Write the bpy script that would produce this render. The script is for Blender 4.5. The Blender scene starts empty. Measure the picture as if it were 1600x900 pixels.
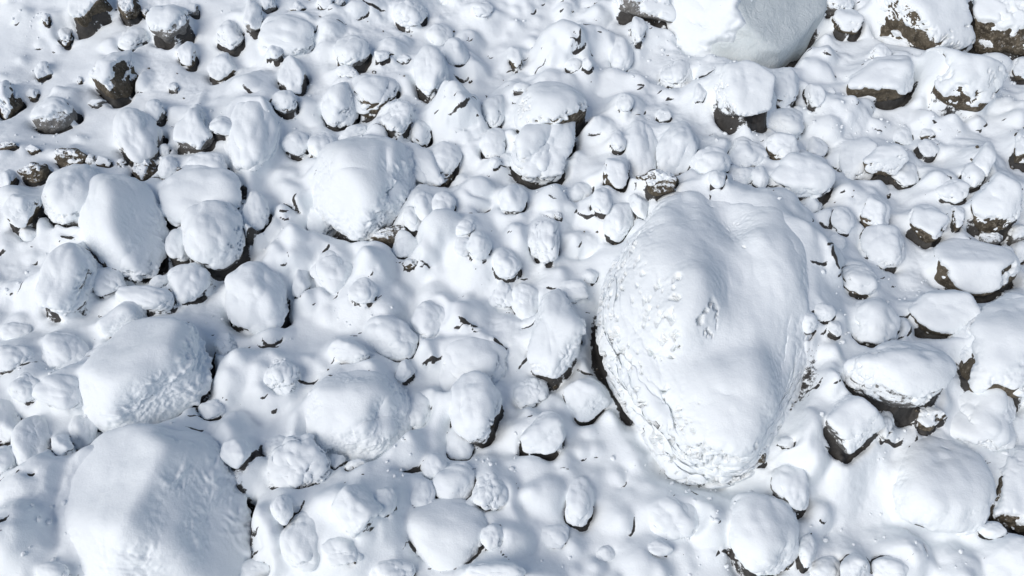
import bpy, math, random
import numpy as np
from mathutils import Vector

# ------------------------------------------------------------------ camera, sky, sun, exposure
scene = bpy.context.scene
R = math.radians
CAM_H, PITCH, HFOV = 10.0, R(56), R(64)
SUN_AZ, SUN_EL = R(222), R(43)          # direction the light comes FROM (0 = +x, counter-clockwise seen from above)
cam_d = bpy.data.cameras.new('camera'); cam = bpy.data.objects.new('camera', cam_d)
scene.collection.objects.link(cam); scene.camera = cam
cam.location = (0, 0, CAM_H); cam.rotation_euler = (R(90) - PITCH, 0, 0)
cam_d.sensor_width = 36; cam_d.lens = 18 / math.tan(HFOV / 2)
cam_d.clip_start = .1; cam_d.clip_end = 3000

world = bpy.data.worlds.new('World'); scene.world = world; world.use_nodes = True
wn = world.node_tree.nodes; wl = world.node_tree.links; wn.clear()
sky = wn.new('ShaderNodeTexSky'); sky.sky_type = 'NISHITA'; sky.sun_disc = False
sky.sun_elevation = SUN_EL; sky.sun_rotation = R(90) - SUN_AZ
sky.air_density = 1.0; sky.dust_density = 1.2; sky.ozone_density = 1.0
bg = wn.new('ShaderNodeBackground'); bg.inputs[1].default_value = .08
wo = wn.new('ShaderNodeOutputWorld')
wl.new(sky.outputs[0], bg.inputs[0]); wl.new(bg.outputs[0], wo.inputs[0])
sd = bpy.data.lights.new('sun', 'SUN'); sd.energy = 2.1; sd.angle = R(48); sd.color = (1, .965, .92)
so = bpy.data.objects.new('sun', sd); scene.collection.objects.link(so)
sv = Vector((math.cos(SUN_EL) * math.cos(SUN_AZ), math.cos(SUN_EL) * math.sin(SUN_AZ), math.sin(SUN_EL)))
so.rotation_euler = sv.to_track_quat('Z', 'Y').to_euler(); so.location = (0, 0, 30)
vs = scene.view_settings
vs.view_transform = 'Standard'; vs.look = 'None'; vs.exposure = 0.17; vs.gamma = 1.0; vs.use_curve_mapping = False
scene.cycles.max_bounces = 10; scene.cycles.diffuse_bounces = 6

# ------------------------------------------------------------------ pixel <-> place
TH = math.tan(HFOV / 2); CP, SP = math.cos(PITCH), math.sin(PITCH)
FW = np.array((0, CP, -SP)); UPV = np.array((0, SP, CP)); CAMP = np.array((0, 0, CAM_H))
def at(px, py, z=0.0):
    d = FW + np.array((1., 0, 0)) * ((px - 800) / 800 * TH) + UPV * ((450 - py) / 800 * TH)
    return CAMP + d * ((z - CAM_H) / d[2])
def proj(p):
    v = np.asarray(p) - CAMP; w = v @ FW
    return np.array((800 + v[0] / w / TH * 800, 450 - (v @ UPV) / w / TH * 800))

# ------------------------------------------------------------------ noise
def _h(ix, iy, iz, seed):
    n = (ix * 374761393 + iy * 668265263 + iz * 2147483647 + seed * 1274126177) & 0xffffffff
    n = ((n ^ (n >> 13)) * 1274126177) & 0xffffffff
    n = ((n ^ (n >> 16)) * 2246822519) & 0xffffffff
    return ((n ^ (n >> 15)) & 0xffffff) / float(0x7fffff) - 1.0
def vnoise3(p, seed=0):
    i = np.floor(p).astype(np.int64); f = p - i; u = f * f * f * (f * (f * 6 - 15) + 10)
    r = 0
    for a in (0, 1):
        wx = u[:, 0] if a else 1 - u[:, 0]
        for b in (0, 1):
            wy = u[:, 1] if b else 1 - u[:, 1]
            for c in (0, 1):
                wz = u[:, 2] if c else 1 - u[:, 2]
                r = r + wx * wy * wz * _h(i[:, 0] + a, i[:, 1] + b, i[:, 2] + c, seed)
    return r
ROT = np.array(((.8, .36, -.48), (-.6, .48, -.64), (0, .8, .6)))
def fbm3(p, seed=0, octv=3, gain=.5):
    r = 0; a = 1.
    for o in range(octv):
        r = r + a * vnoise3(p, seed + o * 17); p = p @ ROT * 2.03 + 3.7; a *= gain
    return r
def vnoise2(x, y, seed=0):
    ix = np.floor(x).astype(np.int64); iy = np.floor(y).astype(np.int64)
    fx = x - ix; fy = y - iy
    ux = fx ** 3 * (fx * (fx * 6 - 15) + 10); uy = fy ** 3 * (fy * (fy * 6 - 15) + 10)
    z = np.zeros_like(ix)
    return (_h(ix, iy, z, seed) * (1 - ux) + _h(ix + 1, iy, z, seed) * ux) * (1 - uy) + \
           (_h(ix, iy + 1, z, seed) * (1 - ux) + _h(ix + 1, iy + 1, z, seed) * ux) * uy
def fbm2(x, y, seed=0, octv=4, gain=.5):
    r = 0; a = 1.
    for o in range(octv):
        r = r + a * vnoise2(x, y, seed + o * 31)
        x, y = (.8 * x - .6 * y) * 2.03 + 7.1, (.6 * x + .8 * y) * 2.03 + 1.3; a *= gain
    return r
def sstep(a, b, x):
    t = np.clip((x - a) / (b - a), 0, 1); return t * t * (3 - 2 * t)
def smax(a, b, k):
    k = np.maximum(k, 1e-4); h = np.clip(1 - np.abs(a - b) / k, 0, 1)
    return np.maximum(a, b) + h * h * k * .25

# ------------------------------------------------------------------ meshes
def mesh_from(name, co, faces, mat, attr=None):
    me = bpy.data.meshes.new(name); n = faces.shape[1]
    me.vertices.add(len(co)); me.vertices.foreach_set('co', np.asarray(co, np.float32).ravel())
    me.loops.add(faces.size); me.loops.foreach_set('vertex_index', faces.astype(np.int32).ravel())
    me.polygons.add(len(faces)); me.polygons.foreach_set('loop_start', np.arange(0, faces.size, n, dtype=np.int32))
    try: me.polygons.foreach_set('loop_total', np.full(len(faces), n, np.int32))
    except Exception: pass
    me.polygons.foreach_set('use_smooth', np.ones(len(faces), bool))
    me.update(calc_edges=True); me.validate(clean_customdata=False)
    if attr:
        for an, av in attr.items():
            at_ = me.attributes.new(an, 'FLOAT', 'POINT'); at_.data.foreach_set('value', np.asarray(av, np.float32))
    if mat: me.materials.append(mat)
    return me
def link(name, me, parent=None):
    o = bpy.data.objects.new(name, me); scene.collection.objects.link(o)
    if parent: o.parent = parent
    return o
_ico = {}
def ico(level):
    if level in _ico: return _ico[level]
    t = (1 + 5 ** .5) / 2
    v = np.array([(-1, t, 0), (1, t, 0), (-1, -t, 0), (1, -t, 0), (0, -1, t), (0, 1, t), (0, -1, -t), (0, 1, -t), (t, 0, -1), (t, 0, 1), (-t, 0, -1), (-t, 0, 1)], float)
    f = np.array([(0, 11, 5), (0, 5, 1), (0, 1, 7), (0, 7, 10), (0, 10, 11), (1, 5, 9), (5, 11, 4), (11, 10, 2), (10, 7, 6), (7, 1, 8), (3, 9, 4), (3, 4, 2), (3, 2, 6), (3, 6, 8), (3, 8, 9), (4, 9, 5), (2, 4, 11), (6, 2, 10), (8, 6, 7), (9, 8, 1)])
    v /= np.linalg.norm(v, axis=1)[:, None]
    for _ in range(level):
        e = np.sort(np.concatenate([f[:, [0, 1]], f[:, [1, 2]], f[:, [2, 0]]]), axis=1)
        u, inv = np.unique(e, axis=0, return_inverse=True); inv = inv.ravel()
        m = v[u[:, 0]] + v[u[:, 1]]; m /= np.linalg.norm(m, axis=1)[:, None]
        n = len(f); a, b, c = (len(v) + inv[:n], len(v) + inv[n:2 * n], len(v) + inv[2 * n:])
        v = np.concatenate([v, m])
        f = np.concatenate([np.stack([f[:, 0], a, c], 1), np.stack([f[:, 1], b, a], 1), np.stack([f[:, 2], c, b], 1), np.stack([a, b, c], 1)])
    _ico[level] = (v, f); return v, f
def vnormals(co, f):
    fn = np.cross(co[f[:, 1]] - co[f[:, 0]], co[f[:, 2]] - co[f[:, 0]]); n = np.zeros_like(co)
    for k in range(3):
        for c in range(3): n[:, c] += np.bincount(f[:, k], fn[:, c], len(co))
    return n / np.maximum(np.linalg.norm(n, axis=1), 1e-12)[:, None]

# ------------------------------------------------------------------ materials
class NT:
    def __init__(s, name):
        s.m = bpy.data.materials.new(name); s.m.use_nodes = True; s.t = s.m.node_tree; s.t.nodes.clear()
        s.out = s.n('ShaderNodeOutputMaterial'); s.p = s.n('ShaderNodeBsdfPrincipled'); s.l(s.p.outputs[0], s.out.inputs[0])
        s.geo = s.n('ShaderNodeNewGeometry')
    def n(s, t, **kw):
        x = s.t.nodes.new(t)
        for k, v in kw.items(): setattr(x, k, v)
        return x
    def l(s, a, b): s.t.links.new(a, b)
    def noise(s, sc, det=4, rough=.55, dist=0, off=None):
        x = s.n('ShaderNodeTexNoise'); x.inputs['Scale'].default_value = sc; x.inputs['Detail'].default_value = det
        x.inputs['Roughness'].default_value = rough; x.inputs['Distortion'].default_value = dist
        s.l(s.geo.outputs['Position'], x.inputs['Vector']); return x.outputs[0]
    def ramp(s, fac, stops):
        r = s.n('ShaderNodeValToRGB'); e = r.color_ramp.elements
        while len(e) < len(stops): e.new(.5)
        for k, (p, c) in enumerate(stops):
            e[k].position = p; e[k].color = (c, c, c, 1) if not isinstance(c, tuple) else (*c, 1)
        s.l(fac, r.inputs[0]); return r.outputs[0]
    def mix(s, fac, a, b):
        m = s.n('ShaderNodeMix', data_type='RGBA')
        if isinstance(fac, (int, float)): m.inputs[0].default_value = fac
        else: s.l(fac, m.inputs[0])
        for v, i in ((a, 6), (b, 7)):
            if isinstance(v, tuple): m.inputs[i].default_value = (*v, 1)
            else: s.l(v, m.inputs[i])
        return m.outputs[2]
    def math(s, op, a, b=0.):
        m = s.n('ShaderNodeMath', operation=op)
        for v, i in ((a, 0), (b, 1)):
            if isinstance(v, (int, float)): m.inputs[i].default_value = v
            else: s.l(v, m.inputs[i])
        return m.outputs[0]
    def bump(s, h, strength, dist, prev=None):
        b = s.n('ShaderNodeBump'); b.inputs['Strength'].default_value = strength; b.inputs['Distance'].default_value = dist
        s.l(h, b.inputs['Height'])
        if prev: s.l(prev, b.inputs['Normal'])
        return b.outputs[0]
SNOW = (.86, .895, .912)
GAP_SHADE_A, GAP_SHADE_B = (.02, .019, .018), (.085, .08, .074)  # dark earth tones that paint the shade down in the gaps
def snow_mat(name, col=SNOW, bare=False, gritty=0.0):
    s = NT(name)
    c = s.mix(s.ramp(s.noise(1.1, 3), [(.35, 0.), (.7, 1.)]), col, tuple(v * .965 for v in col))
    # sparse specks of grit lying on the snow
    g = s.math('GREATER_THAN', s.noise(34, 2, .6), .765 - gritty)
    g = s.math('MULTIPLY', g, s.ramp(s.noise(1.7, 3), [(.5, 0.), (.62, 1.)]))
    c = s.mix(s.math('MULTIPLY', g, .75), c, (.13, .11, .09))
    nb = s.bump(s.noise(9, 5, .6), .35, .03)
    nb = s.bump(s.noise(60, 4, .7), .42, .009, nb)
    rough = .62
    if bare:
        a = s.n('ShaderNodeAttribute', attribute_name='bare')  # bare: mask where crevice shade is painted over the snow
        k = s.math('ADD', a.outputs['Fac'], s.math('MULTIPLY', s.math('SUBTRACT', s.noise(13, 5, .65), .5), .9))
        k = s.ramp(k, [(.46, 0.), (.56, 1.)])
        shade_col = s.mix(s.noise(22, 5, .7), GAP_SHADE_A, GAP_SHADE_B)
        c = s.mix(k, c, shade_col)
    s.l(c, s.p.inputs['Base Color']); s.l(nb, s.p.inputs['Normal'])
    s.p.inputs['Roughness'].default_value = rough; s.p.inputs['Specular IOR Level'].default_value = .25
    return s.m
def rock_mat(name, dark, mid, light, dust, bmp=1.):
    s = NT(name); oi = s.n('ShaderNodeObjectInfo')
    c = s.mix(s.ramp(s.noise(5, 6, .65, .6), [(.35, 0.), (.65, 1.)]), dark, mid)
    c = s.mix(s.ramp(s.noise(19, 5, .7), [(.52, 0.), (.7, 1.)]), c, light)
    c = s.mix(s.math('MULTIPLY', oi.outputs['Random'], .45), c, tuple(v * .6 for v in mid))
    sep = s.n('ShaderNodeSeparateXYZ'); s.l(s.geo.outputs['Normal'], sep.inputs[0])
    # rime and dusting of snow that sticks in the hollows of the stone and on whatever faces up
    k = s.math('ADD', s.math('MULTIPLY', sep.outputs[2], .34), s.noise(15, 6, .72))
    k = s.ramp(k, [(.66 - dust, 0.), (.76 - dust, 1.)])
    c = s.mix(k, c, SNOW)
    nb = s.bump(s.noise(7, 6, .65, .8), .8, .06 * bmp); nb = s.bump(s.noise(45, 5, .7), .6, .012 * bmp, nb)
    s.l(c, s.p.inputs['Base Color']); s.l(nb, s.p.inputs['Normal'])
    s.p.inputs['Roughness'].default_value = .85; s.p.inputs['Specular IOR Level'].default_value = .2
    return s.m
M = {
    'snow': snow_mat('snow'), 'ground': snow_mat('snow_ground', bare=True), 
    'b': rock_mat('brown_rock', (.032, .026, .019), (.15, .125, .09), (.33, .29, .23), -.13),
    'g': rock_mat('grey_rock', (.10, .097, .09), (.26, .25, .235), (.42, .41, .39), 0.),
    'w': rock_mat('rimed_rock', (.075, .073, .07), (.22, .215, .205), (.40, .395, .385), .17),
    'i': rock_mat('pale_smooth_rock', (.66, .72, .73), (.75, .80, .805), (.81, .845, .85), -.32, .6),
}

# centre, width, height and turn in the photograph | what it is | how its snow lies
TABLE = """
# cx cy w h ang kind snow blend | label | opts
1103 506 346 452 0 G 1 .12 | giant snow-draped boulder, by far the largest in the field, with blue-shaded upper slope |
250 802 278 290 0 H 1 .3 | great snow-clad boulder filling the bottom left corner, with a ridge and crumbly right flank |
1172 14 262 214 0 T .9 .15 | huge boulder cut by the top edge, with a smooth pale grey-green face on its right |
572 290 152 166 0 B 1 .15 | big rounded boulder, bluish on top, with a crumbling plastered right side and brown hollow beneath |
190 352 122 168 -22 P 1 .05 | tall pale egg-shaped boulder with ripples of snow down its right flank |
224 588 205 158 -32 S 1 .3 | long slanted slab boulder above the bottom left corner boulder |
557 648 172 152 -10 C 1 .2 | squat block-shaped boulder with smooth top and rough plastered lower right corner |
1455 758 170 158 15 e 1 .85 | smooth snow dome boulder at lower right, almost buried, with rippled snow on its skirts | rough=.9 pit=1.2
1517 424 142 94 6 W .62 0 | wedge-shaped boulder with flat snowy top over a bare olive-brown underside |
1400 587 162 102 -6 e .85 0 | wide oval cushion-like boulder with speckled grey rim and dark hollow beneath | cr=270 pit=1
1435 28 165 132 8 a .72 .15 | large top edge boulder with streaked snow side and a brown gash below its cap | rk=b
1562 36 118 106 0 a .5 .15 | dark brown boulder in the top right corner under a thick bluish snow cap | rk=b
1507 126 118 98 10 a .8 .4 | domed boulder smooth on its right, with a bare dark rock face on its left | rk=b ex=200 exw=.9
1382 128 114 78 -12 a .75 .3 | rough boulder of wrinkled snow left of the dark-faced dome near the top right | pit=1.3 rk=b ex=215 exw=.6 rough=2
862 180 108 96 0 M .94 .1 | mushroom-like boulder with a brown scar under the right of its snow cap | rk=b ex=-50 exw=.75 pit=2.5 rough=2.8
846 226 94 102 10 r 1 .05 | rough white lump hanging below the mushroom-like scarred boulder | rough=2.4
1157 142 84 90 0 a .88 .2 | blocky stone with layered brown-grey lower front under the huge top edge boulder | rough=2.2 ex=-60 exw=.4
1565 545 150 165 20 a .78 .35 | large boulder on the right edge with streaked snow and an olive rock hollow below | pit=1.3 rk=b ex=235 exw=.4 rough=1.6
1580 765 88 130 -10 d .42 0 | jagged dark rock on the right edge with only patches of snow |
1560 318 92 92 0 a .7 .15 | boulder on the right edge with brown underside above the wedge-shaped boulder | rk=b
1188 832 108 120 -28 e 1 .15 | plump oval boulder at the bottom right with a wrinkled left edge | rough=1.3 pit=1.3
700 838 124 112 0 L 1 .1 | broad pale pillow-shaped boulder at the bottom centre with a dark gap under its edge | cr=275
868 525 80 134 4 a 1 .15 | tall pointed boulder just left of the giant boulder with a ragged foot | rough=2
404 467 92 112 -8 e 1 .1 | pale egg-shaped boulder left of centre with a teal hollow beneath | cr=285
335 365 94 108 -8 e 1 .05 | round boulder with a small brown pockmark right of the tall pale boulder | rough=.8
105 443 84 112 25 e 1 .35 | oval boulder with a crumbly right rim below the tall pale boulder | rough=1.6 ex=-20 exw=.2
119 308 95 100 20 e .92 .25 | half-hidden boulder tucked behind the left side of the tall pale boulder | rough=1.3
320 308 132 96 0 l .95 .3 | broad lumpy boulder behind the pockmarked round boulder | rough=1.3
1255 281 100 72 4 a .92 .05 | flat-topped grey-sided boulder at the upper right shoulder of the giant boulder |
1056 235 58 90 22 e 1 .1 | leaning oval boulder above the top of the giant boulder |
1468 494 106 74 8 a .8 .2 | boulder with a broken brown right end below the wedge-shaped boulder | rk=b ex=-30 exw=.6
1322 660 92 94 20 a .85 0 | squarish boulder with grey left rim below the cushion-like oval boulder | ex=220 exw=.4
1376 664 36 52 0 r .75 .1 | rough grey stump stuck to the right of the squarish boulder |
1368 506 80 82 0 e .95 .2 | round snow ball boulder above the cushion-like oval boulder | rough=1.2
742 640 80 108 -8 e .95 .2 | upright boulder with brown shaded foot right of the block-shaped boulder | cr=300
1008 6 94 64 6 a .62 0 | grey-fronted boulder at the top edge left of the huge pale-faced boulder | rk=g
215 216 70 98 -18 e .8 0 | leaning egg boulder with grey lower half standing on a dark brown rock | rk=g ex=-50 exw=.3
228 264 46 48 0 d .12 0 | bare dark brown rock propping the leaning egg boulder |
179 122 72 78 0 a .5 .15 | snow-capped dark brown rock with ragged front near the top left | rk=b
86 180 74 58 -4 e .6 .15 | wide grey-brown boulder with a smooth snow hood at the far left | rk=g
140 12 66 62 4 a .48 .1 | dark brown boulder with a thin cap at the top edge near the left corner | rk=b
267 40 66 64 0 e .6 0 | round boulder with a smooth grey lower half near the top left | rk=g
203 12 34 42 10 d .22 0 | broken dark rock between the two round boulders at the top left |
14 158 40 56 10 a .5 .1 | dark stone with snowy hood cut by the left edge | rk=b
310 206 58 78 -14 e .8 .05 | upright boulder with dark lower right side above the broad lumpy boulder | rk=g ex=-45 exw=.4
675 113 50 74 -6 e .97 0 | clean white egg-shaped stone standing alone near the top centre | cr=265
533 164 54 72 -4 e .97 0 | smooth white egg-shaped stone above the big rounded boulder | cr=295
551 83 54 54 10 e .95 .1 | round stone at the top with a smaller stone under its foot | cr=285
545 113 34 22 10 l .7 .2 | small flat stone under the foot of a round stone near the top |
452 57 84 62 8 l .97 .55 | wide low pillow of a stone near the top, sinking into the snow |
583 148 76 66 0 l .8 .35 | flat mound stone with a brown underside beside the white egg stone | rk=b ex=-90 exw=.4
622 186 44 52 25 r 1 .25 | curled lump of snow like an ear above the big rounded boulder |
655 258 82 44 42 l 1 0 | slanting slab leaning against the right of the big rounded boulder |
694 249 54 52 0 e 1 0 | rounded stone forming the right lobe on top of the slanting slab | cr=270
686 278 46 30 0 d .1 0 | bare dark rock in the hollow below the slanting slab |
658 209 30 44 0 e .8 0 | small upright stone with dark foot above the slanting slab | rk=b
713 84 38 44 -10 e 1 .2 | stone close right of the lone white egg stone |
688 58 38 36 0 e 1 .55 | half-buried round stone just above the lone white egg stone |
463 226 44 40 10 e .97 .15 | rough little boulder left of the big rounded boulder's shoulder | rough=1.5
503 229 42 46 0 l 1 .45 | snow-buried stone squeezed between a rough stone and the big rounded boulder |
550 208 44 20 -20 l 1 .2 | narrow finger of snow on the top of the big rounded boulder |
458 119 40 58 -10 a .85 .15 | narrow pointed stone with grey tip above a small round stone | rk=g
447 160 38 38 0 e .85 0 | small round grey-bottomed stone below the narrow pointed stone | rk=g cr=290
429 84 26 26 0 e .95 .1 | bluish pebble in the pit below the wide low pillow stone |
358 54 44 48 0 l .9 .25 | creased stone at the top between two dark-bottomed stones | rough=2 ex=-50 exw=.4
348 109 44 44 15 a .82 .2 | stone with a dark crescent below it under the creased stone | rk=b cr=250
396 30 28 46 0 a .82 .1 | upright stone with dark left cleft near the top edge | rk=g
420 7 24 30 0 a .8 .1 | small stone cut by the top edge with a dark left side | rk=g
465 12 22 18 0 d .5 .2 | speckled dark gravelly stone at the top edge |
510 5 28 26 0 e .75 0 | greyish twin stone at the top edge, the larger one | rk=g
529 2 20 20 0 e .75 0 | greyish twin stone at the top edge, the smaller one | rk=g
640 20 48 46 0 l .95 .35 | crumbly stone at the top edge with a dark pit below right | rough=2
752 14 30 26 0 l 1 .5 | faint snow-covered stone near the top edge centre |
595 88 22 18 20 a .8 .1 | tiny wedge stone in a pit right of the round top stone |
632 93 20 14 0 a .8 .1 | tiny stone in the next pit to the left of the lone white egg stone |
293 88 32 38 0 a .7 .2 | small stone with ragged dark foot below the smooth grey-bottomed boulder | rk=b
301 17 22 18 0 a .6 .2 | small grey stone right of the smooth grey-bottomed boulder | rk=g
228 20 12 16 0 d .35 .1 | tiny dark stone tip between broken rock and grey-bottomed boulder |
73 30 14 18 0 d .45 .2 | tiny dark stone tip alone in the smooth snow at the top left corner |
104 58 24 30 0 d .5 .2 | small dark stone poking out below left of the thin-capped boulder |
207 62 44 38 0 l .92 .4 | snow lump with faint grey rim above the ragged-front brown rock |
67 112 28 28 20 a .68 .2 | small stone with dark crescent edge in the smooth left snow | rk=b cr=250
52 147 20 18 0 d .5 .2 | tiny dark stone right of the left edge hooded stone |
272 136 16 16 0 a .6 .2 | tiny grey-sided stone right of the ragged-front brown rock | rk=g
125 126 10 12 0 d .4 .2 | tiny dark speck of stone left of the ragged-front brown rock |
152 162 28 14 -8 a .6 .4 | thin flat flake of rock below the ragged-front brown rock | rk=g
243 176 32 40 0 e .75 .1 | small grey-sided stone behind the leaning egg boulder | rk=g
258 235 18 20 0 e 1 0 | little snow knob stuck at the right of the dark brown prop rock |
347 198 38 32 0 e 1 .3 | low snow-covered stone right of the upright dark-sided boulder |
392 212 84 110 0 l 1 .9 | broad faint dome of rippled snow right of the upright dark-sided boulder | rough=1.3
325 258 62 42 0 l 1 .3 | snow pillow on the top of the broad lumpy boulder |
262 263 32 34 0 e 1 .1 | small snow-covered stone right of the dark brown prop rock |
55 270 56 36 -8 d .08 .0 | longest bare brown rock of the dark ledge at the left |
112 246 64 34 12 d .08 .0 | bare brown rock forming the right half of the dark ledge |
143 250 16 18 0 e .3 0 | small grey pebble at the right end of the dark ledge | rk=g
12 228 34 14 -8 d .3 .2 | dark sliver of rock at the left edge above the ledge |
52 234 24 14 0 d .5 .2 | dark ragged sliver of rock above the ledge |
163 254 26 16 10 d .5 .1 | dark low stone just past the right end of the ledge |
190 254 16 12 0 d .5 0 | tiny dark stone against the prop rock beside the ledge |
12 282 30 32 0 a .75 .1 | snowy stone with dark base at the left end of the ledge | rk=b
32 330 56 52 0 a .85 .1 | rough stone at the left edge left of the half-hidden boulder | rk=b rough=1.6
45 366 32 26 0 e 1 .3 | small snow lump stone below the rough left edge stone |
279 387 36 50 0 e 1 .1 | low grey-shaded stone wedged between tall pale and pockmarked boulders |
295 445 66 66 10 e 1 .05 | snowball stone with crumbly lower right below the pockmarked boulder | rough=1.8 cr=290
229 468 86 38 10 l 1 0 | long flat stone lying between snowball stone and slanted stone | cr=290
250 442 32 22 -20 a 1 0 | small wedge stone on top of the long flat stone |
193 501 88 52 -27 a .97 .1 | slanted oblong stone lying on the top edge of the slab boulder | cr=320
172 440 56 46 30 l 1 .45 | buried slope stone between oval boulder and tall pale boulder |
100 547 76 66 0 l .97 .6 | buried stone with small grey rim left of the slanted slab boulder |
22 560 62 44 0 l .95 .3 | stone at the left edge with a dark jagged gap beneath | cr=270
25 517 46 30 0 l 1 .6 | faint buried stone at the left edge above the dark jagged gap |
400 332 40 60 0 e 1 .2 | snow-covered stone close right of the pockmarked boulder |
350 540 36 34 0 r 1 .4 | crumbly snow lump right of the slab boulder's upper end |
510 345 52 54 0 r 1 .1 | rough shoulder block at the lower left of the big rounded boulder |
612 366 62 32 -10 d .08 0 | bare brown rock in the hollow under the big rounded boulder |
643 342 28 42 -20 l 1 0 | snowy fragment clinging to the lower right of the big rounded boulder |
633 383 40 42 20 e 1 0 | small white stone at the foot of the big rounded boulder | cr=280
640 413 26 18 0 d .3 .1 | small bare brown stone just below the small white stone |
692 322 38 38 0 e 1 .1 | small stone with shaded right side below the slanting slab's hollow | cr=310
664 322 34 44 0 l 1 .3 | snow-covered stone between big rounded boulder and the shaded small stone |
750 384 36 44 0 e 1 .15 | small upright stone with a speckled foot at the centre of the field |
722 386 30 30 0 l 1 .5 | half-buried stone left of the small upright centre stone |
790 411 44 46 0 e 1 .1 | round stone right of the small upright centre stone | cr=280
728 356 30 24 -30 l 1 .5 | buried stone with a dark slit above the small upright centre stone |
470 446 28 44 10 e 1 .1 | slim stone just right of the pale egg-shaped boulder | cr=280
518 424 66 72 0 l 1 .55 | broad buried stone with a dark slit below, left of centre | cr=270
568 455 42 40 0 l 1 .3 | small stone above a V-shaped pit left of centre | cr=270
612 530 84 62 25 e 1 .05 | smooth oval stone like a bean above the block-shaped boulder | cr=315
545 550 62 40 5 e 1 .35 | blue-shaded oval stone left of the bean-like stone | cr=310
632 580 28 34 0 e 1 .1 | tiny stone in the gap below the bean-like stone | cr=280
440 582 52 58 0 r 1 .55 | round button of crusted snow left of the block-shaped boulder |
674 500 56 66 0 l 1 .4 | squarish buried stone right of the bean-like stone | cr=200
735 572 104 88 0 l 1 .6 | wide two-lobed buried boulder above the upright brown-footed boulder | rough=1.3
800 310 42 46 0 e 1 .05 | round white stone below the rough white lump | cr=285
848 370 50 66 0 r 1 .2 | crumbly snow clod left of the giant boulder's top |
872 338 14 13 0 e .2 0 | lone small grey pebble on the white snow beside the crumbly clod | rk=g
905 303 42 36 0 e 1 .2 | low stone above the snow field left of the giant boulder's top |
941 318 32 40 0 a .97 0 | bluish small stone beside a dark cleft left of the giant boulder's top | cr=240
968 348 46 58 15 e 1 0 | white rounded-square stone against the upper left of the giant boulder | cr=290
998 322 30 38 0 e 1 .2 | small snow-covered stone between rounded-square stone and giant boulder |
923 431 22 24 0 e 1 .1 | tiny white stone beside the giant boulder's left edge |
895 455 46 32 10 l 1 .4 | low stone with a crescent shadow left of the giant boulder | cr=290
820 470 42 52 0 l 1 .4 | narrow buried stone left of the tall pointed boulder | cr=290
785 462 40 44 0 r 1 .5 | crusted snow lump near the exact middle of the field |
996 46 24 38 0 e .97 0 | small upright stone below the grey-fronted top edge boulder | cr=260
970 86 34 56 4 e 1 .3 | slim egg stone standing alone right of the top centre |
896 104 28 26 0 e .95 .1 | left one of two little stones sharing a black pit |
918 100 16 20 0 e .9 .1 | right one of two little stones sharing a black pit |
817 138 28 18 -10 e .75 .1 | small grey stone above the left of the mushroom-like boulder | rk=g
843 137 20 16 0 e .75 .1 | tiny grey stone just above the mushroom-like boulder | rk=g
806 90 24 34 0 a .75 .25 | small stone with a brown side between egg stone and black pit | rk=b
773 172 34 52 0 e 1 .1 | slim stone with dark left slot left of the mushroom-like boulder | cr=215
772 226 36 50 0 e .97 .05 | upright grey-shaded stone left of the rough white lump | rk=g
773 254 17 18 0 e 1 0 | tiny round ball of snow at the foot of the upright grey-shaded stone |
792 250 22 20 0 l 1 0 | small snow-covered stone between the tiny ball and the rough white lump |
978 160 26 30 0 e 1 .4 | small half-sunk stone right of the mushroom-like boulder |
964 222 26 36 0 e .97 0 | small stone below a dark slot right of the rough white lump | cr=270
965 272 42 54 0 a .62 0 | snow-capped cube-like stone with dark brown front | rk=b
1058 118 50 48 0 l .97 .25 | rounded stone with black gap at the lower left of the huge top edge boulder | cr=250
1092 147 20 28 0 e 1 .3 | tiny stone between rounded stone and layered blocky stone | cr=270
1036 181 24 22 0 a .75 .2 | small dark-sided stone above the leaning oval boulder | rk=g
1004 236 46 108 0 l 1 .5 | tall column of buried snow left of the leaning oval boulder |
1107 255 60 50 0 e 1 .2 | snow-covered stone right of the leaning oval boulder |
1165 240 58 52 0 l 1 .15 | lumpy stone with blue-shaded left side above the giant boulder | cr=210 rough=1.4
1032 284 66 42 0 d .15 0 | bare brown rock in the pit behind the giant boulder's top |
1121 279 26 30 0 e 1 0 | small snow knob on the giant boulder's upper rim |
1188 276 28 34 0 e 1 0 | second snow knob on the giant boulder's rim, beside the flat-topped boulder | cr=270
1160 276 34 24 0 l 1 .3 | low snow lump between the two knobs on the giant boulder's rim |
1307 8 52 44 0 e .7 0 | brown-grey stone at the top edge above a smaller stone | rk=g
1321 36 46 40 -15 e .75 0 | round-topped stone with brown base right of the huge top edge boulder | rk=b
1375 86 34 30 0 e .75 .1 | small grey-fronted stone below the large boulder with a brown gash | rk=g
1596 108 44 38 0 a .55 .1 | snowy rock with a dark cavity on the right edge near the top | rk=b
1225 138 46 58 0 e .95 .05 | smooth egg stone right of the layered blocky stone | rk=g
1272 150 28 34 0 a .93 .15 | small flat-sided stone right of the smooth egg stone | cr=200
1298 143 14 14 0 e 1 .2 | tiny stone right of the small flat-sided stone |
1228 193 60 46 0 l 1 .4 | low snow-covered stone below the smooth egg stone |
1222 231 54 42 0 e .9 .1 | stone with a dark left notch above the flat-topped boulder | ex=225 exw=.7 rk=b
1275 233 32 32 0 a .8 .1 | small stone with grey front above the flat-topped boulder | rk=g
1335 253 54 74 18 a .85 .15 | tall grey stone with dark hollow at its foot right of the flat-topped boulder | rk=g cr=280
1382 251 68 46 -14 a .87 .05 | slanted smooth stone leaning on the tall grey stone | rk=b
1411 273 44 34 0 l .97 .15 | lump just below the slanted smooth stone | cr=290
1447 211 24 18 0 a .6 .2 | tiny dark-faced stone right of the slanted smooth stone | rk=b
1450 233 32 30 0 l .92 .2 | small stone below the tiny dark-faced stone | cr=240
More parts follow.
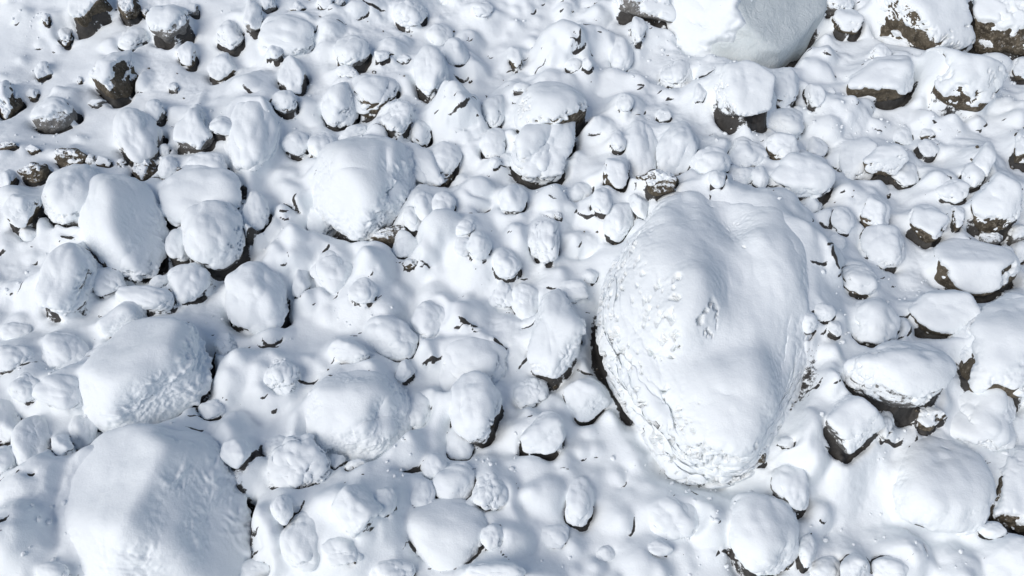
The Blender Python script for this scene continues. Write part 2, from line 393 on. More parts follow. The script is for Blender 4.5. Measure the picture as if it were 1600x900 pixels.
1412 214 30 26 0 l .92 .25 | small stone with black pit above the slanted smooth stone | cr=290
1538 251 32 50 12 e .97 0 | small upright egg stone above its smaller twin near the right edge | cr=250
1518 275 34 42 0 e .95 0 | smaller round stone leaning below the small upright egg stone | rk=g cr=250
1596 230 32 56 0 d .45 .1 | dark craggy rock cut by the right edge |
1490 300 50 36 0 l .95 .4 | low snow-covered stone above the brown-footed peaked stone |
1262 324 44 30 -20 e .9 .1 | bluish grey stone in the dark gap under the flat-topped boulder | cr=290
1318 344 36 46 0 l .92 .2 | stone with black left cleft right of the giant boulder's shoulder | cr=190
1364 335 50 60 -8 a .82 .15 | upright stone with bare brown left side right of the giant boulder | rk=b ex=205 exw=.9
1304 383 34 30 0 l 1 .2 | snow lump with a blue pit on its left beside the giant boulder | cr=180
1380 384 68 64 0 l .98 .35 | dome-like stone below the brown-sided upright stone | cr=215
1447 350 60 60 8 a .7 .1 | peaked stone with brown foot above left of the wedge-shaped boulder | rk=b
1496 342 24 36 0 a .65 .1 | small stone with dark pointed foot left of the right edge brown boulder | rk=b
1545 374 44 26 0 e .25 0 | grey bare stone in the dark gap under the right edge brown boulder | rk=g
1590 366 44 28 -25 e .6 0 | slanting grey stone under the right edge brown boulder | rk=g
1594 392 34 36 0 e .97 0 | blue-shaded small stone at the right edge above the wedge-shaped boulder's tip |
1567 394 32 20 0 e 1 0 | small snowy stone peeping over the wedge-shaped boulder |
1345 437 58 48 0 l .9 .25 | snow-covered stone with dark left notch right of the giant boulder | ex=205 exw=.8 rk=b cr=200
1262 503 32 36 0 e .9 .1 | small snow knob with square shadow on the giant boulder's right flank | cr=270
1285 487 34 28 0 l 1 .2 | small lump on the giant boulder's right edge above the square-shadowed knob |
1305 514 22 24 0 a .75 .1 | tiny stone with dark side between the giant boulder and snow ball boulder | rk=g
1450 652 56 40 0 d .35 .1 | bare olive rock in the hollow under the cushion-like boulder |
1530 655 130 112 10 l 1 .6 | broad snow hump between cushion-like boulder and jagged right edge rock |
1233 760 58 76 -22 e .92 .05 | oval stone with grey left side above the plump oval boulder | rk=g ex=215 exw=.5
1550 828 42 26 0 e .97 .1 | small snowy stone at the foot of the jagged right edge rock | cr=250
1262 862 28 52 0 e .9 .1 | narrow stone in a dark slot right of the plump oval boulder | rk=g
1283 888 50 44 0 l 1 .3 | snow-covered stone at the bottom edge right of the dark slot |
1334 886 48 44 0 e 1 .1 | bluish stone at the bottom edge below the smooth snow dome | cr=180
1390 892 60 40 10 e 1 .1 | bluish stone at the bottom edge, next right of another bluish one | cr=180
1228 692 26 18 0 a .9 .3 | thin stone with black edge below the giant boulder's right foot | cr=270
1175 708 50 28 15 d .15 0 | bare brown rock at the giant boulder's foot |
912 621 70 64 -8 a .97 0 | white flat-topped stone at the lower left of the giant boulder | cr=255
851 677 66 64 -20 e .97 0 | white oval stone with grey rim below the ragged-footed pointed boulder | cr=285
905 785 44 76 3 e .93 0 | slim white stone with brown foot in the smooth snow at the bottom | rk=b cr=270
868 836 46 36 0 l 1 .35 | low half-buried stone below left of the slim brown-footed stone | cr=300
1050 806 84 66 10 l 1 .75 | soft snow hump with a blue step below the giant boulder | cr=290
1030 858 38 28 0 a 1 .3 | low stone with black slit near the bottom edge centre | cr=270
945 866 30 26 0 l 1 .4 | small buried stone with dark pits near the bottom edge centre | cr=290
830 612 54 46 0 r 1 .4 | crusty snow lump below the foot of the tall pointed boulder |
716 693 42 60 -8 e 1 .1 | small upright stone tucked under the left of the brown-footed boulder | cr=280
676 728 40 42 0 e 1 .25 | small stone left of the round bottom-centre stone | cr=280
712 753 64 64 0 e 1 0 | round white stone above the broad pillow-shaped boulder | cr=295
662 777 40 46 0 l 1 .55 | buried stone above left of the broad pillow-shaped boulder |
768 840 34 40 0 e 1 .2 | small stone beside the right tip of the broad pillow-shaped boulder | cr=270
766 772 52 60 0 r 1 .35 | broken snow lump with black pits right of the round white stone |
614 893 68 42 0 l 1 .3 | snow-covered stone at the bottom edge left of the pillow-shaped boulder |
772 897 90 42 0 l 1 .3 | snow-covered stone at the bottom edge right of the pillow-shaped boulder |
467 731 92 86 10 r 1 .1 | broken chunk of crusted snow left below the block-shaped boulder |
525 722 26 24 0 a .85 0 | small teal-shaded stone under the block-shaped boulder's left corner | rk=g
558 728 36 20 -8 e .6 0 | small grey stone under the block-shaped boulder's lower edge | rk=g
555 798 78 78 0 a 1 .5 | buried squarish stone with a black slit at its lower edge | cr=270
601 782 38 46 0 l 1 .35 | small buried stone right of the squarish black-slit stone |
475 840 62 92 0 l 1 .55 | tall buried stone with a dark left edge at the lower left | cr=200
441 796 34 44 0 l 1 .3 | small stone above the tall dark-edged buried stone | cr=240
535 862 62 46 0 l 1 .5 | buried stone above a small dark pit at the bottom edge | cr=250
10 664 58 72 0 a .7 .1 | brown-bottomed stone cut by the left edge | rk=b
56 695 68 86 0 e 1 .1 | upright rounded stone right of the brown-bottomed left edge stone | cr=300
98 697 38 36 0 e 1 .05 | small round stone right of the upright rounded stone | cr=290
130 676 44 58 0 l 1 .15 | rough stone above the left shoulder of the bottom left corner boulder | cr=330
8 722 48 46 0 e 1 .15 | snow-covered stone at the left edge below the brown-bottomed one |
97 614 74 58 0 l 1 .5 | buried dome stone left of the slab boulder's lower end |
40 605 54 48 0 l 1 .5 | buried stone at the left edge above the upright rounded stone | cr=290
368 707 44 44 0 e 1 .2 | small stone above right of the bottom left corner boulder | cr=290
333 640 42 32 0 l .95 .2 | small stone with black pits right of the slab boulder's lower end | cr=230
396 893 54 38 0 e 1 .1 | stone at the bottom edge right of the bottom left corner boulder |
82 894 46 30 0 e 1 .5 | small rounded stone at the bottom edge against the corner boulder |
430 700 50 40 -20 l 1 .6 | faint buried stone above the broken chunk of crusted snow |
655 640 44 60 0 l 1 .55 | faint buried stone right of the block-shaped boulder |
"""

# ------------------------------------------------------------------ the boulders' own shapes: cut faces (azimuth, elevation, distance) and bumps (azimuth, elevation, width, height)
HERO = {
    'G': (9, .50, [(222, 4, .73), (-42, 4, .80), (268, 2, .93), (88, 52, .84), (172, 10, .92), (130, 20, .9), (50, 20, .93)], [(240, 30, .14, -.05), (280, 30, .16, .05), (28, 22, .22, .06)]),
    'H': (19, .70, [(152, 58, .66), (-10, 38, .56), (-62, 34, .70), (78, 24, .80), (228, 40, .80), (105, 5, .92), (30, 8, .86)], [(200, 50, .4, -.03)]),
    'T': (20, .62, [(-38, 46, .56), (130, 66, .66), (240, 15, .74), (318, 0, .70), (10, 10, .86), (282, 10, .80), (205, 20, .8)], [(250, 35, .14, .04), (215, 15, .16, -.06)]),
    'B': (13, .86, [(95, 46, .78), (205, 34, .84), (-15, 26, .74), (250, 32, .82), (-50, 0, .80), (320, 60, .86)], [(-15, 16, .22, .07), (-38, 30, .16, -.10), (200, -5, .2, .05)]),
    'P': (10, .76, [(178, 46, .74), (-10, 30, .66), (270, 20, .86), (90, 40, .82), (225, 10, .86)], [(100, 60, .3, .04)]),
    'S': (12, .66, [(118, 60, .62), (-52, 18, .64), (225, 26, .78), (15, 15, .80), (160, 10, .84)], [(300, 45, .25, .05)]),
    'C': (17, .78, [(98, 50, .74), (205, 36, .80), (-24, 26, .72), (268, 22, .76), (240, 66, .80), (140, 10, .82), (35, 20, .80)], [(-35, 18, .22, .08), (-20, 52, .2, -.08)]),
    'W': (16, .62, [(95, 62, .60), (268, -28, .70), (230, -20, .76), (305, -20, .74), (205, 12, .80), (320, 35, .8), (250, 50, .68), (60, 20, .85)], []),
    'M': (14, .85, [(90, 60, .82), (-52, -8, .66), (262, 5, .84), (180, 30, .86)], [(230, 20, .2, .06)]),
    'L': (7, .55, [(90, 55, .80), (215, 10, .78), (325, 10, .80), (270, 60, .86)], [(180, 40, .3, -.05)]),
}
HERO_GAP = {'G': 252, 'H': 335, 'T': 262, 'B': 296, 'P': 305, 'S': 318, 'C': 300, 'W': 290, 'M': 285, 'L': 280}
# ridges, hollows and knobs on the big ones: (x, y, half-width, half-length, turn, height) in plan
SCULPT = {
    'G': [(-.30, .45, .26, .42, 8, 0.169), (.16, .05, .24, .36, -14, -0.281), (.22, .60, .16, .26, 30, -0.169), (.62, .28, .26, .40, 14, 0.188), (-.16, .0, .20, .18, 0, 0.225), (-.12, -.32, .45, .11, 0, -0.150),
          (.02, -.62, .28, .24, 0, 0.188), (.46, -.36, .20, .30, 10, -0.206), (-.66, -.02, .2, .26, 0, -0.169), (-.40, -.52, .12, .28, 25, -0.112), (.38, .34, .10, .08, 0, 0.131), (.62, .60, .09, .07, 0, 0.112), (-.34, -.18, .16, .12, 0, 0.150), (.22, -.22, .16, .14, 0, 0.112), (-.1, .82, .3, .12, 0, 0.094)],
    'H': [(.45, -.35, .25, .3, 0, .06), (-.4, -.3, .4, .3, 0, .05), (-.1, .4, .3, .2, 20, -.04)],
    'S': [(.1, .1, .2, .5, -50, .06), (.45, -.1, .2, .2, 0, -.08)],
    'B': [(.45, .05, .12, .3, 0, -.09), (.62, .1, .1, .25, 0, .12), (-.2, -.25, .3, .05, 0, -.03)],
    'C': [(.35, -.35, .25, .06, 40, -.09), (.6, .0, .12, .2, 0, .08), (.1, .3, .3, .2, 0, .05)],
    'T': [(-.1, -.2, .10, .5, -40, .10), (-.5, -.3, .15, .15, 0, -.08)],
}
def dirv(az, el):
    return np.array((math.cos(R(el)) * math.cos(R(az)), math.cos(R(el)) * math.sin(R(az)), math.sin(R(el))))
def unit_shape(d, kind, seed):
    rng = random.Random(seed); bumps = []
    if kind in HERO:
        k, _, pl, bumps = HERO[kind]; sphere = 1.0
        pl = list(pl) + [(rng.uniform(0, 360), rng.uniform(-20, 50), rng.uniform(.93, 1.0)) for _ in range(4)]
    elif kind in 'ad':
        k, sphere = 13, .0
        pl = [(137.5 * i + rng.uniform(-30, 30), math.degrees(math.asin(-1 + 2 * (i + .5) / 13)) + rng.uniform(-12, 12), rng.uniform(.72, 1.02)) for i in range(13)]
    elif kind == 'l':
        k, sphere = 7, .9
        pl = [(rng.uniform(0, 360), rng.uniform(-30, 70), rng.uniform(.74, .95)) for i in range(5)]
    elif kind == 'r':
        k, sphere = 9, .8
        pl = [(rng.uniform(0, 360), rng.uniform(-30, 70), rng.uniform(.7, .95)) for i in range(7)]
    else:
        k, sphere = 8, 1.0
        pl = [(rng.uniform(0, 360), rng.uniform(-30, 75), rng.uniform(.70, .95)) for i in range(6)]
    s = np.full(len(d), sphere ** k if sphere else 0.)
    for az, el, p in pl: s += (np.maximum(0, d @ dirv(az, el)) / p) ** k
    r = np.maximum(s, 1e-6) ** (-1 / k); r = np.minimum(r, 1.5)
    lo = {'a': .07, 'd': .09, 'l': .12, 'r': .13, 'e': .09}.get(kind, .04)
    r *= 1 + lo * fbm3(d * 1.7 + seed * 3.1, seed, 2)
    if kind == 'r': r *= 1 + .09 * fbm3(d * 2.2, seed + 5, 2)
    if kind == 'G': r *= 1 + .03 * fbm3(d * 2.9 + 5, 4, 3)
    if kind == 'G': r *= 1 + .05 * vnoise3(d * 2.3 + 1.5, 21)
    for az, el, w, h in bumps: r += h * np.exp(-(1 - d @ dirv(az, el)) / (w * w * .5))
    p = d * r[:, None]
    if kind in SCULPT:
        up_ = sstep(-.05, .35, p[:, 2]); x, y = p[:, 0].copy(), p[:, 1].copy()
        if kind == 'G': p[:, 2] += up_ * (.17 * vnoise3(np.stack([x * 2.1, y * 2.1, x * 0 + .5], 1), 12) + .08 * vnoise3(np.stack([x * 4.3, y * 4.3, x * 0 + .5], 1), 13))
        for x0, y0, sx, sy, tw, hh in SCULPT[kind]:
            a, b = (x - x0) * math.cos(R(tw)) + (y - y0) * math.sin(R(tw)), -(x - x0) * math.sin(R(tw)) + (y - y0) * math.cos(R(tw))
            p[:, 2] += hh * up_ * np.exp(-(a / sx) ** 2 - (b / sy) ** 2)
    return p / np.array((np.ptp(p[:, 0]), np.ptp(p[:, 1]), np.ptp(p[:, 2]))) * 2

# ------------------------------------------------------------------ the blanket of snow on the ground, as a height map
GX0, GX1, GY0, GY1, CELL = -11.4, 11.4, 1.4, 17.4, .0225
xs = np.arange(GX0, GX1 + CELL / 2, CELL); ys = np.arange(GY0, GY1 + CELL / 2, CELL)
X, Y = np.meshgrid(xs, ys)
G = .16 * fbm2(X * .35, Y * .35, 3, 3) + .05 * fbm2(X * 1.3, Y * 1.3, 9, 3)
GAP_SHADE = np.zeros_like(G)  # mask of the shade painted into slits and gaps
def win(cx, cy, r):
    i0, i1 = np.clip([int((cx - r - GX0) / CELL), int((cx + r - GX0) / CELL) + 2], 0, len(xs))
    j0, j1 = np.clip([int((cy - r - GY0) / CELL), int((cy + r - GY0) / CELL) + 2], 0, len(ys))
    return slice(j0, j1), slice(i0, i1)
def gh(x, y):
    i = min(max(int(round((x - GX0) / CELL)), 0), len(xs) - 1); j = min(max(int(round((y - GY0) / CELL)), 0), len(ys) - 1)
    return float(G[j, i])
# drifts of deep snow banked against the far side of the giant boulder and beside the corner boulder
for mx, my, mr, mh in ((1262, 500, .75, .62), (1262, 400, .6, .4), (1215, 330, .55, .22), (1232, 610, .7, .6), (1228, 680, .5, .3), (1130, 290, .5, .15), (30, 800, .95, .5), (70, 900, .7, .35), (390, 215, .5, .2), (270, 100, .5, .12), (700, 900, .8, .1)):
    c_ = at(mx, my, .3); d2_ = (X - c_[0]) ** 2 + (Y - c_[1]) ** 2
    G += mh * np.exp(-d2_ / mr ** 2)
# countless small stones wholly under the snow: only soft swellings show, some with a slit where the snow has slumped
rng = random.Random(11)
for n in range(4000):
    cx, cy = rng.uniform(GX0, GX1), rng.uniform(GY0, GY1)
    q = proj((cx, cy, 0)); r = rng.choice((.12, .15, .19, .24, .30) if n < 1600 else (.06, .075, .09, .12)) * rng.uniform(.8, 1.2)
    if (q[0] < 480 and q[1] < 300 and rng.random() < .8) or (1300 < q[0] < 1420 and 690 < q[1] < 850): continue
    w = win(cx, cy, r * 2.2)
    if G[w].size == 0: continue
    a = rng.uniform(0, 6.28); st = rng.uniform(.7, 1.0)
    u = (X[w] - cx) * math.cos(a) + (Y[w] - cy) * math.sin(a); v = (-(X[w] - cx) * math.sin(a) + (Y[w] - cy) * math.cos(a)) / st
    rho = np.sqrt(u * u + v * v) / r
    base = gh(cx, cy) + rng.uniform(-.35, .15) * r
    rho = rho * (1 + .16 * fbm2(X[w] * 1.1 / r, Y[w] * 1.1 / r, n, 2))
    dome = base + r * (.95 if 380 < q[0] < 1000 and q[1] > 300 else .75) * np.sqrt(np.maximum(0, 1 - np.minimum(rho, 1) ** 2)) - .6 * r * np.maximum(0, rho - .98)
    cr = R(rng.gauss(285, 35)); th = np.arctan2(Y[w] - cy, X[w] - cx); cs = np.cos(th - cr)
    G[w] = smax(G[w], np.where(rho < 1.6, dome, -9), r * (.95 - .62 * cs))
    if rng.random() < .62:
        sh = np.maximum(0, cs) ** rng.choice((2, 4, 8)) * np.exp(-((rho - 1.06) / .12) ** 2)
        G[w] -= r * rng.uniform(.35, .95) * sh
        GAP_SHADE[w] = np.maximum(GAP_SHADE[w], sh * rng.choice((.3, .8, 1.1)))  # slit darkened in the colour to read as shadow

# ------------------------------------------------------------------ the boulders
class Row: pass
rows = []
for ln in TABLE.strip().splitlines():
    if ln.startswith('#'): continue
    a, lab, op = (ln.split('|') + [''])[:3]; t = a.split(); r = Row()
    r.cx, r.cy, r.w, r.h, r.ang = map(float, t[:5]); r.kind = t[5]; r.snow, r.blend = float(t[6]), float(t[7])
    r.label = lab.strip(); r.op = dict(o.split('=') for o in op.split()); r.seed = len(rows) + 1
    if r.kind == 'e' and r.w < 70 and r.seed % 5 == 0: r.kind = 'a'
    rows.append(r)
rows.sort(key=lambda r: -r.w * r.h)
def place(r):
    q = R(r.ang); hw, hh = r.w / 2, r.h / 2
    e1 = np.array((math.cos(q), math.sin(q))) * hw; e2 = np.array((-math.sin(q), math.cos(q))) * hh
    S = np.outer(e1, e1) + np.outer(e2, e2); z = 0.; zr = HERO[r.kind][1] if r.kind in HERO else {'e': .80, 'a': .74, 'd': .62, 'l': .62, 'r': .74}[r.kind]
    for _ in range(3):
        p = at(r.cx, r.cy, z); q0 = proj(p); E = .01
        J = np.stack([(proj(p + np.array((E, 0, 0))) - q0) / E, (proj(p + np.array((0, E, 0))) - q0) / E], 1)
        jz = (proj(p + np.array((0, 0, E))) - q0) / E
        mpp = 1 / np.linalg.norm(J[:, 0]); c = zr * math.sqrt(hw * hh) * mpp
        c = min(c, math.sqrt(.54 / (jz @ np.linalg.inv(S) @ jz)))
        z = gh(p[0], p[1]) * (.25 if r.kind == 'G' else 1) + c * (.27 - .40 * r.blend)
    Ji = np.linalg.inv(J); Mx = Ji @ (S - c * c * np.outer(jz, jz)) @ Ji.T
    ev, ec = np.linalg.eigh(Mx); ev = np.maximum(ev, 1e-4)
    r.A = ec @ np.diag(np.sqrt(ev)) @ ec.T; r.c = c; r.p = at(r.cx, r.cy, z); r.size = math.sqrt(math.sqrt(ev[0] * ev[1])); r.px = math.sqrt(r.w * r.h)
LIM = []
def drape(r):
    """bank the ground snow against the boulder on one side, leave a gap with its shade painted dark on the other"""
    c, (x0, y0, z0) = r.c, r.p; Ai = np.linalg.inv(r.A); mx = np.abs(r.A).sum(1).max()
    w = win(x0, y0, mx * 2.4)
    if G[w].size == 0: return
    dx, dy = X[w] - x0, Y[w] - y0
    u = Ai[0, 0] * dx + Ai[0, 1] * dy; v = Ai[1, 0] * dx + Ai[1, 1] * dy
    wob = .07 * fbm2(X[w] * 1.5 / max(r.size, .12), Y[w] * 1.5 / max(r.size, .12), r.seed, 3)
    d4, f4 = ico(4); b4 = unit_shape(d4, r.kind, r.seed); ba = np.arctan2(b4[:, 1], b4[:, 0]); br = np.hypot(b4[:, 0], b4[:, 1])
    nb = 36; prof_ = np.array([br[((ba + math.pi) * nb / (2 * math.pi)).astype(int) % nb == i].max() for i in range(nb)])
    rr = np.interp((np.arctan2(v, u) + math.pi) * nb / (2 * math.pi) - .5, np.arange(-1, nb + 1), np.concatenate([prof_[-1:], prof_, prof_[:1]]))
    # height of the boulder's own upper side over its plan
    d5, f5 = ico(5); b5 = unit_shape(d5, r.kind, r.seed); b5 = np.concatenate([b5, b5[f5].mean(1)]); K = 44; S_ = 1.1
    gi = np.clip(((b5[:, 0] + S_) / (2 * S_) * K).astype(int), 0, K - 1); gj = np.clip(((b5[:, 1] + S_) / (2 * S_) * K).astype(int), 0, K - 1)
    hm = np.full((K, K), -1.); np.maximum.at(hm, (gj, gi), b5[:, 2])
    hm = np.where(hm < -.9, -.25, hm); hp = np.pad(hm, 1, mode='edge'); hm = (hp[1:-1, 1:-1] * 2 + hp[:-2, 1:-1] + hp[2:, 1:-1] + hp[1:-1, :-2] + hp[1:-1, 2:]) / 6
    fx = np.clip((u + S_) / (2 * S_) * K - .5, 0, K - 1.001); fy = np.clip((v + S_) / (2 * S_) * K - .5, 0, K - 1.001)
    ix = fx.astype(int); iy = fy.astype(int); fx = fx - ix; fy = fy - iy
    top = (hm[iy, ix] * (1 - fx) + hm[iy, ix + 1] * fx) * (1 - fy) + (hm[iy + 1, ix] * (1 - fx) + hm[iy + 1, ix + 1] * fx) * fy
    rho = np.sqrt(u * u + v * v) / rr * (1 + wob * .6); th = np.arctan2(dy, dx)
    cr = float(r.op.get('cr', HERO_GAP.get(r.kind, 292))); cs = np.cos(th - R(cr))
    sink = (.10 - .10 * r.blend) * c
    side = sstep(.35, -.7, cs)
    lift = side * min((.16 + .40 * r.blend) * c, .13) * sstep(.45, .95, rho)
    if r.kind == 'G': lift = sstep(-.2, .8, np.cos(th - R(20))) * .34 * sstep(.55, 1.05, rho)
    hb = lift + z0 - sink - .05 * c + c * .97 * top - 1.2 * c * np.maximum(0, rho - .95)
    k = min(r.size, .6 + .2 * r.size) * (.14 + .2 * r.blend + (.75 + .6 * r.blend) * side)
    g = smax(G[w], hb, k)
    lim = lift * 1.3 + z0 - .04 * c - .01 + c * .97 * top + 1.3 * c * sstep(.86, 1.3, rho) + 9. * np.maximum(0, rho - 1.2); g = np.minimum(g, lim); LIM.append((w, lim))
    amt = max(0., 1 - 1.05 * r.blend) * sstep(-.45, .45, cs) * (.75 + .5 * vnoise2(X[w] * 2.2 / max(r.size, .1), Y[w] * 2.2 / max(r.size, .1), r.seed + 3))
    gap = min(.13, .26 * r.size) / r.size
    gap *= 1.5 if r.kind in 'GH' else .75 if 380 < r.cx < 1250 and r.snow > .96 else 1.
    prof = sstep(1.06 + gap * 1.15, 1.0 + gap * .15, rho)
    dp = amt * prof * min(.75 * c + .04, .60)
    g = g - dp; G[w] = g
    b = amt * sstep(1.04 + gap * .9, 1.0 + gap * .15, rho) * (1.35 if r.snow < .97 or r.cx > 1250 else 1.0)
    GAP_SHADE[w] = np.maximum(GAP_SHADE[w] * sstep(.0, .25, rho), b)  # shade painted along the gap at the boulder's foot
for r in rows: place(r); drape(r)
for w_, lim_ in LIM: G[w_] = np.minimum(G[w_], lim_)      # no neighbour's bank may bury a boulder that stands clear

def blur(a, n):
    for _ in range(n):
        p = np.pad(a, 1, mode='edge'); a = (p[1:-1, :-2] + 2 * p[1:-1, 1:-1] + p[1:-1, 2:]) / 4
        p = np.pad(a, 1, mode='edge'); a = (p[:-2, 1:-1] + 2 * p[1:-1, 1:-1] + p[2:, 1:-1]) / 4
    return a
near = blur(np.clip(GAP_SHADE * 1.6, 0, 1), 5)      # drifted snow is soft everywhere but at the edges of the gaps
G = G + (blur(G, 7) - G) * (1 - near)
GROUPS = {'boulder': 'snow-covered boulders of the scree slope', 'stone': 'snow-covered stones of the scree slope', 'snow_lump': 'lumps of crusted snow on the scree slope'}
names = {}
def build(r):
    lvl = 7 if r.px > 330 else 6 if r.px > 120 else 5 if r.px > 44 else 4
    d, f = ico(lvl); base = unit_shape(d, r.kind, r.seed)
    T = np.zeros((3, 3)); T[:2, :2] = r.A; T[2, 2] = r.c
    P0 = base @ T.T; s = r.size
    rough = float(r.op.get('rough', 2.4 if r.kind == 'M' else 1.5 if r.kind in 'HBCS' else 1.0 if r.kind != 'r' else 1.3)); n0 = vnormals(P0, f)
    # --- bare stone
    if r.px > 60: d2, f2, P2, n2 = d, f, P0, n0
    else:
        d2, f2 = ico(lvl - 1); P2 = unit_shape(d2, r.kind, r.seed) @ T.T; n2 = vnormals(P2, f2)
    am = {'d': .10, 'a': .055, 'r': .05}.get(r.kind, .03) * (.55 if r.op.get('rk') == 'g' else 1)
    if r.kind == 'T': am = .004
    crag = fbm3(P2 / s * 1.9 + r.seed, r.seed, 4, .55); crag = np.where(crag < 0, crag * 1.5, crag * .6)
    rock_co = P2 + n2 * (s * am * crag)[:, None]
    rk = r.op.get('rk') or ('b' if r.kind in 'dW' else 'i' if r.kind == 'T' else 'b' if r.kind == 'M' else 'w')
    name = 'snow_lump' if r.kind == 'r' else 'boulder' if r.px > 70 else 'stone'
    root = link(name, None); root.location = r.p; root.empty_display_size = .1
    link('rock', mesh_from('rock', rock_co, f2, M[rk]), root)
    root['label'] = r.label; root['category'] = {'snow_lump': 'snow lump'}.get(name, name); root['group'] = GROUPS[name]
    # --- the snow that lies on it: thick where it faces up, plastered and rippled on the steep sides, a lip where it ends
    ex = float(r.op.get('ex', -75 if r.kind != 'T' else -40)); exw = float(r.op.get('exw', .6 if r.snow < .7 else .16 if r.snow < .97 else .05))
    if r.kind == 'T': exw = .95
    if r.kind == 'M': ex, exw = -50., .55
    e = dirv(ex, 30 if r.kind == 'T' else -20); up = n0[:, 2] - exw * np.maximum(0, n0 @ e)
    nz = fbm3(P0 / s * 2.6 + 9.3, r.seed + 40, 4, .6)
    thr = 1.0 - (1.42 if r.snow > .96 else 1.27) * r.snow
    m = up - thr + (.06 if r.kind == 'T' else .26) * nz
    pit = fbm3(P0 / min(max(s, .2), .75) * np.array((6.5, 6.5, 11.)) + 1.5 * vnoise3(P0 / s * 4, 8)[:, None], r.seed + 61, 4, .62)
    wild = sstep(-.1, .5, fbm3(P0 / s * 1.1 + 4.4, r.seed + 33, 2) + .35 * (n0 @ dirv(300, 0)))
    pt = float(r.op.get('pit', {'r': 1.6, 'G': 1.5, 'W': .6}.get(r.kind, (.3 if r.snow > .9 else .6) * random.Random(r.seed).choice((.3, .8, 1.5, 3.)))))
    if r.kind == 'T': pt = 0.
    if r.kind == 'G': wild = sstep(-.1, .55, n0 @ dirv(232, 0) + .35 * fbm3(P0 / s * 2.2, 15, 2))
    m = m - 1.3 * pt * sstep(.36, .72, pit) * sstep(*((.97, .7) if r.kind == 'G' else (.85, .5)), n0[:, 2]) * wild
    if r.kind == 'T': m = 1.1 * (base @ dirv(150, 0) + .07) + .22 * (n0 @ dirv(150, 35)) + .24 * nz
    mk = sstep(0, .42, m)
    th = (.035 + .085 * max(.35, 1 - s * .35)) * s * (.8 + .5 * np.maximum(0, n0[:, 2]))
    soft = fbm3(P0 / s * 1.3, r.seed + 7, 2); steep = sstep(*((1.0, .62) if r.kind == 'G' else (.86, .40)), n0[:, 2] + .18 * soft)
    sc = min(max(s, .12), .75); q = P0 / sc; rough *= min(1., .3 + s / .5)
    wq = q + .22 * np.stack([vnoise3(q * 2.2 + o, 5) for o in (0, 9.1, 23.7)], 1)
    rip = np.maximum(fbm3(wq * np.array((4.2, 8., 9.)), r.seed + 3, 3, .5), -.35) + .8 * np.maximum(-.2, fbm3(wq * np.array((2., 3., 3.4)) + 8, r.seed + 5, 2))
    rip = rip * sstep(-.35, .3, fbm3(q * 1.3 + 2.2, r.seed + 71, 2))
    if r.kind == 'G': rip = rip * (.05 + .7 * wild)
    right = .55 + .45 * np.clip(n0 @ dirv(-25, 0) + .4 * soft, -1, 1)
    disp = -.03 * s + (th + .03 * s) * mk + s * .02 * soft * mk + rough * sc * .055 * rip * steep * right * mk
    disp += rough * sc * .014 * fbm3(q * 14, r.seed + 90, 2) * steep * mk
    dirn = n0 * .75 + np.array((0, 0, .25)) * np.maximum(0, n0[:, 2:3])
    co = P0 + dirn * disp[:, None]
    keep = (mk[f] > 0).any(1)
    if keep.sum() < 12: return
    fs = f[keep]; used = np.unique(fs); remap = np.full(len(co), -1); remap[used] = np.arange(len(used))
    nm = 'snow_cap'; cap = link(nm, mesh_from(nm, co[used], remap[fs], M['snow']), root)
for r in rows: build(r)

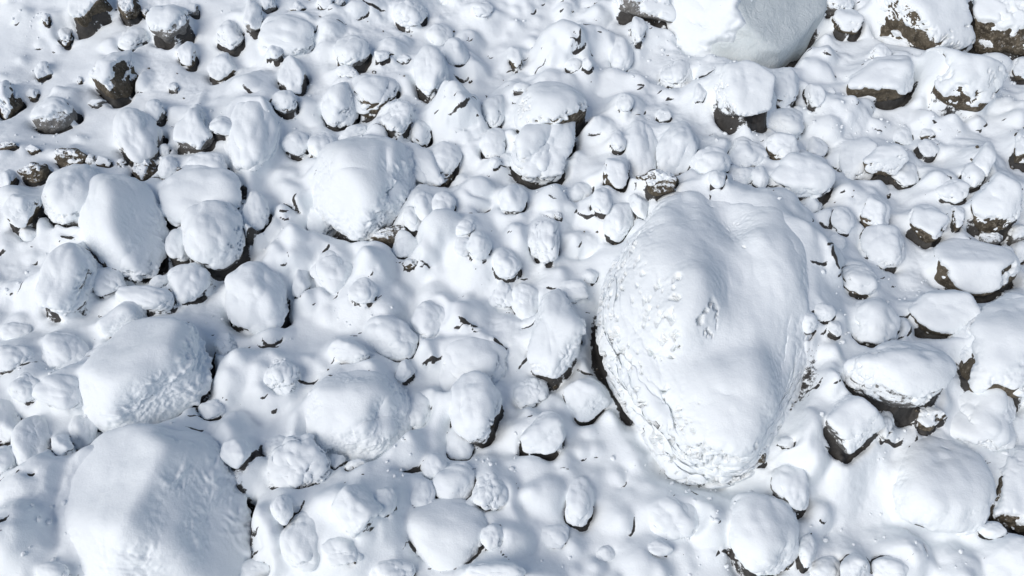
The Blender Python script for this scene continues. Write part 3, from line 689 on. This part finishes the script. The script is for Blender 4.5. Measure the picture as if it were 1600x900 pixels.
# ------------------------------------------------------------------ ground sheet: fine where it is seen, running on to the horizon beyond
mic = fbm2(X * 5.5, Y * 5.5, 77, 3); msk = sstep(.05, .5, fbm2(X * .9, Y * .9, 55, 2))
G += np.clip(GAP_SHADE - .3, 0, 1) * .035 * np.abs(fbm2(X * 9, Y * 9, 301, 3))
G += .007 * mic * (.4 + msk) + .010 * msk * np.abs(fbm2(X * 11, Y * 11, 88, 3))
def fade(n, m=30):
    i = np.arange(n); return np.clip(np.minimum(i, n - 1 - i) / m, 0, 1)
G *= (fade(len(ys))[:, None] * fade(len(xs))[None, :]) ** .5
px_ = np.concatenate([GX0 - np.geomspace(1500, .4, 14), xs, GX1 + np.geomspace(.4, 1500, 14)])
py_ = np.concatenate([GY0 - np.geomspace(1500, .4, 14), ys, GY1 + np.geomspace(.4, 1500, 14)])
XX, YY = np.meshgrid(px_, py_); ZZ = np.pad(G, 14) - .0; BB = np.pad(GAP_SHADE, 14)
nx, ny = len(px_), len(py_); idx = np.arange(nx * ny).reshape(ny, nx)
q = np.stack([idx[:-1, :-1], idx[:-1, 1:], idx[1:, 1:], idx[1:, :-1]], -1).reshape(-1, 4)
ground = link('ground', mesh_from('ground', np.stack([XX, YY, ZZ], -1).reshape(-1, 3), q, M['ground'], {'bare': BB.ravel()}))  # bare carries the painted gap shade
ground['kind'] = 'structure'; ground['label'] = 'deep snow blanket over the scree with dark gaps beside the boulders'

# ------------------------------------------------------------------ crumbs of snow and grit, past counting
def scatter(name, label, n, size, mat, seed, test):
    rng = random.Random(seed); d, f = ico(1); V, F = [], []
    while len(V) < n:
        x, y = rng.uniform(-9.5, 9.5), rng.uniform(2, 16); i = int((x - GX0) / CELL); j = int((y - GY0) / CELL)
        if not test(i, j, rng): continue
        s = size * rng.choice((.5, .6, .8, 1, 1.5)); ph = rng.uniform(0, 6.28)
        sh = d * (1 + .3 * np.array([rng.uniform(-1, 1) for _ in range(len(d))]))[:, None] * np.array((1, rng.uniform(.6, 1), rng.uniform(.5, .9))) * s
        c, sn = math.cos(ph), math.sin(ph); sh = np.stack([sh[:, 0] * c - sh[:, 1] * sn, sh[:, 0] * sn + sh[:, 1] * c, sh[:, 2]], 1)
        F.append(f + len(V) * len(d)); V.append(sh + np.array((x, y, G[j, i] + s * .2)))
    o = link(name, mesh_from(name, np.concatenate(V), np.concatenate(F), mat)); o['kind'] = 'stuff'; o['label'] = label
clump = fbm2(X * .8, Y * .8, 200, 3)
scatter('snow_crumbs', 'crumbs of snow fallen about the boulders', 1400, .022, M['snow'], 5, lambda i, j, g: clump[j, i] > .15 + g.random() * .6)
scatter('gravel', 'dark grit and gravel lying in the gaps', 700, .024, M['b'], 6, lambda i, j, g: GAP_SHADE[j, i] > .35 + .3 * g.random() or (clump[j, i] < -.75 and g.random() < .2))
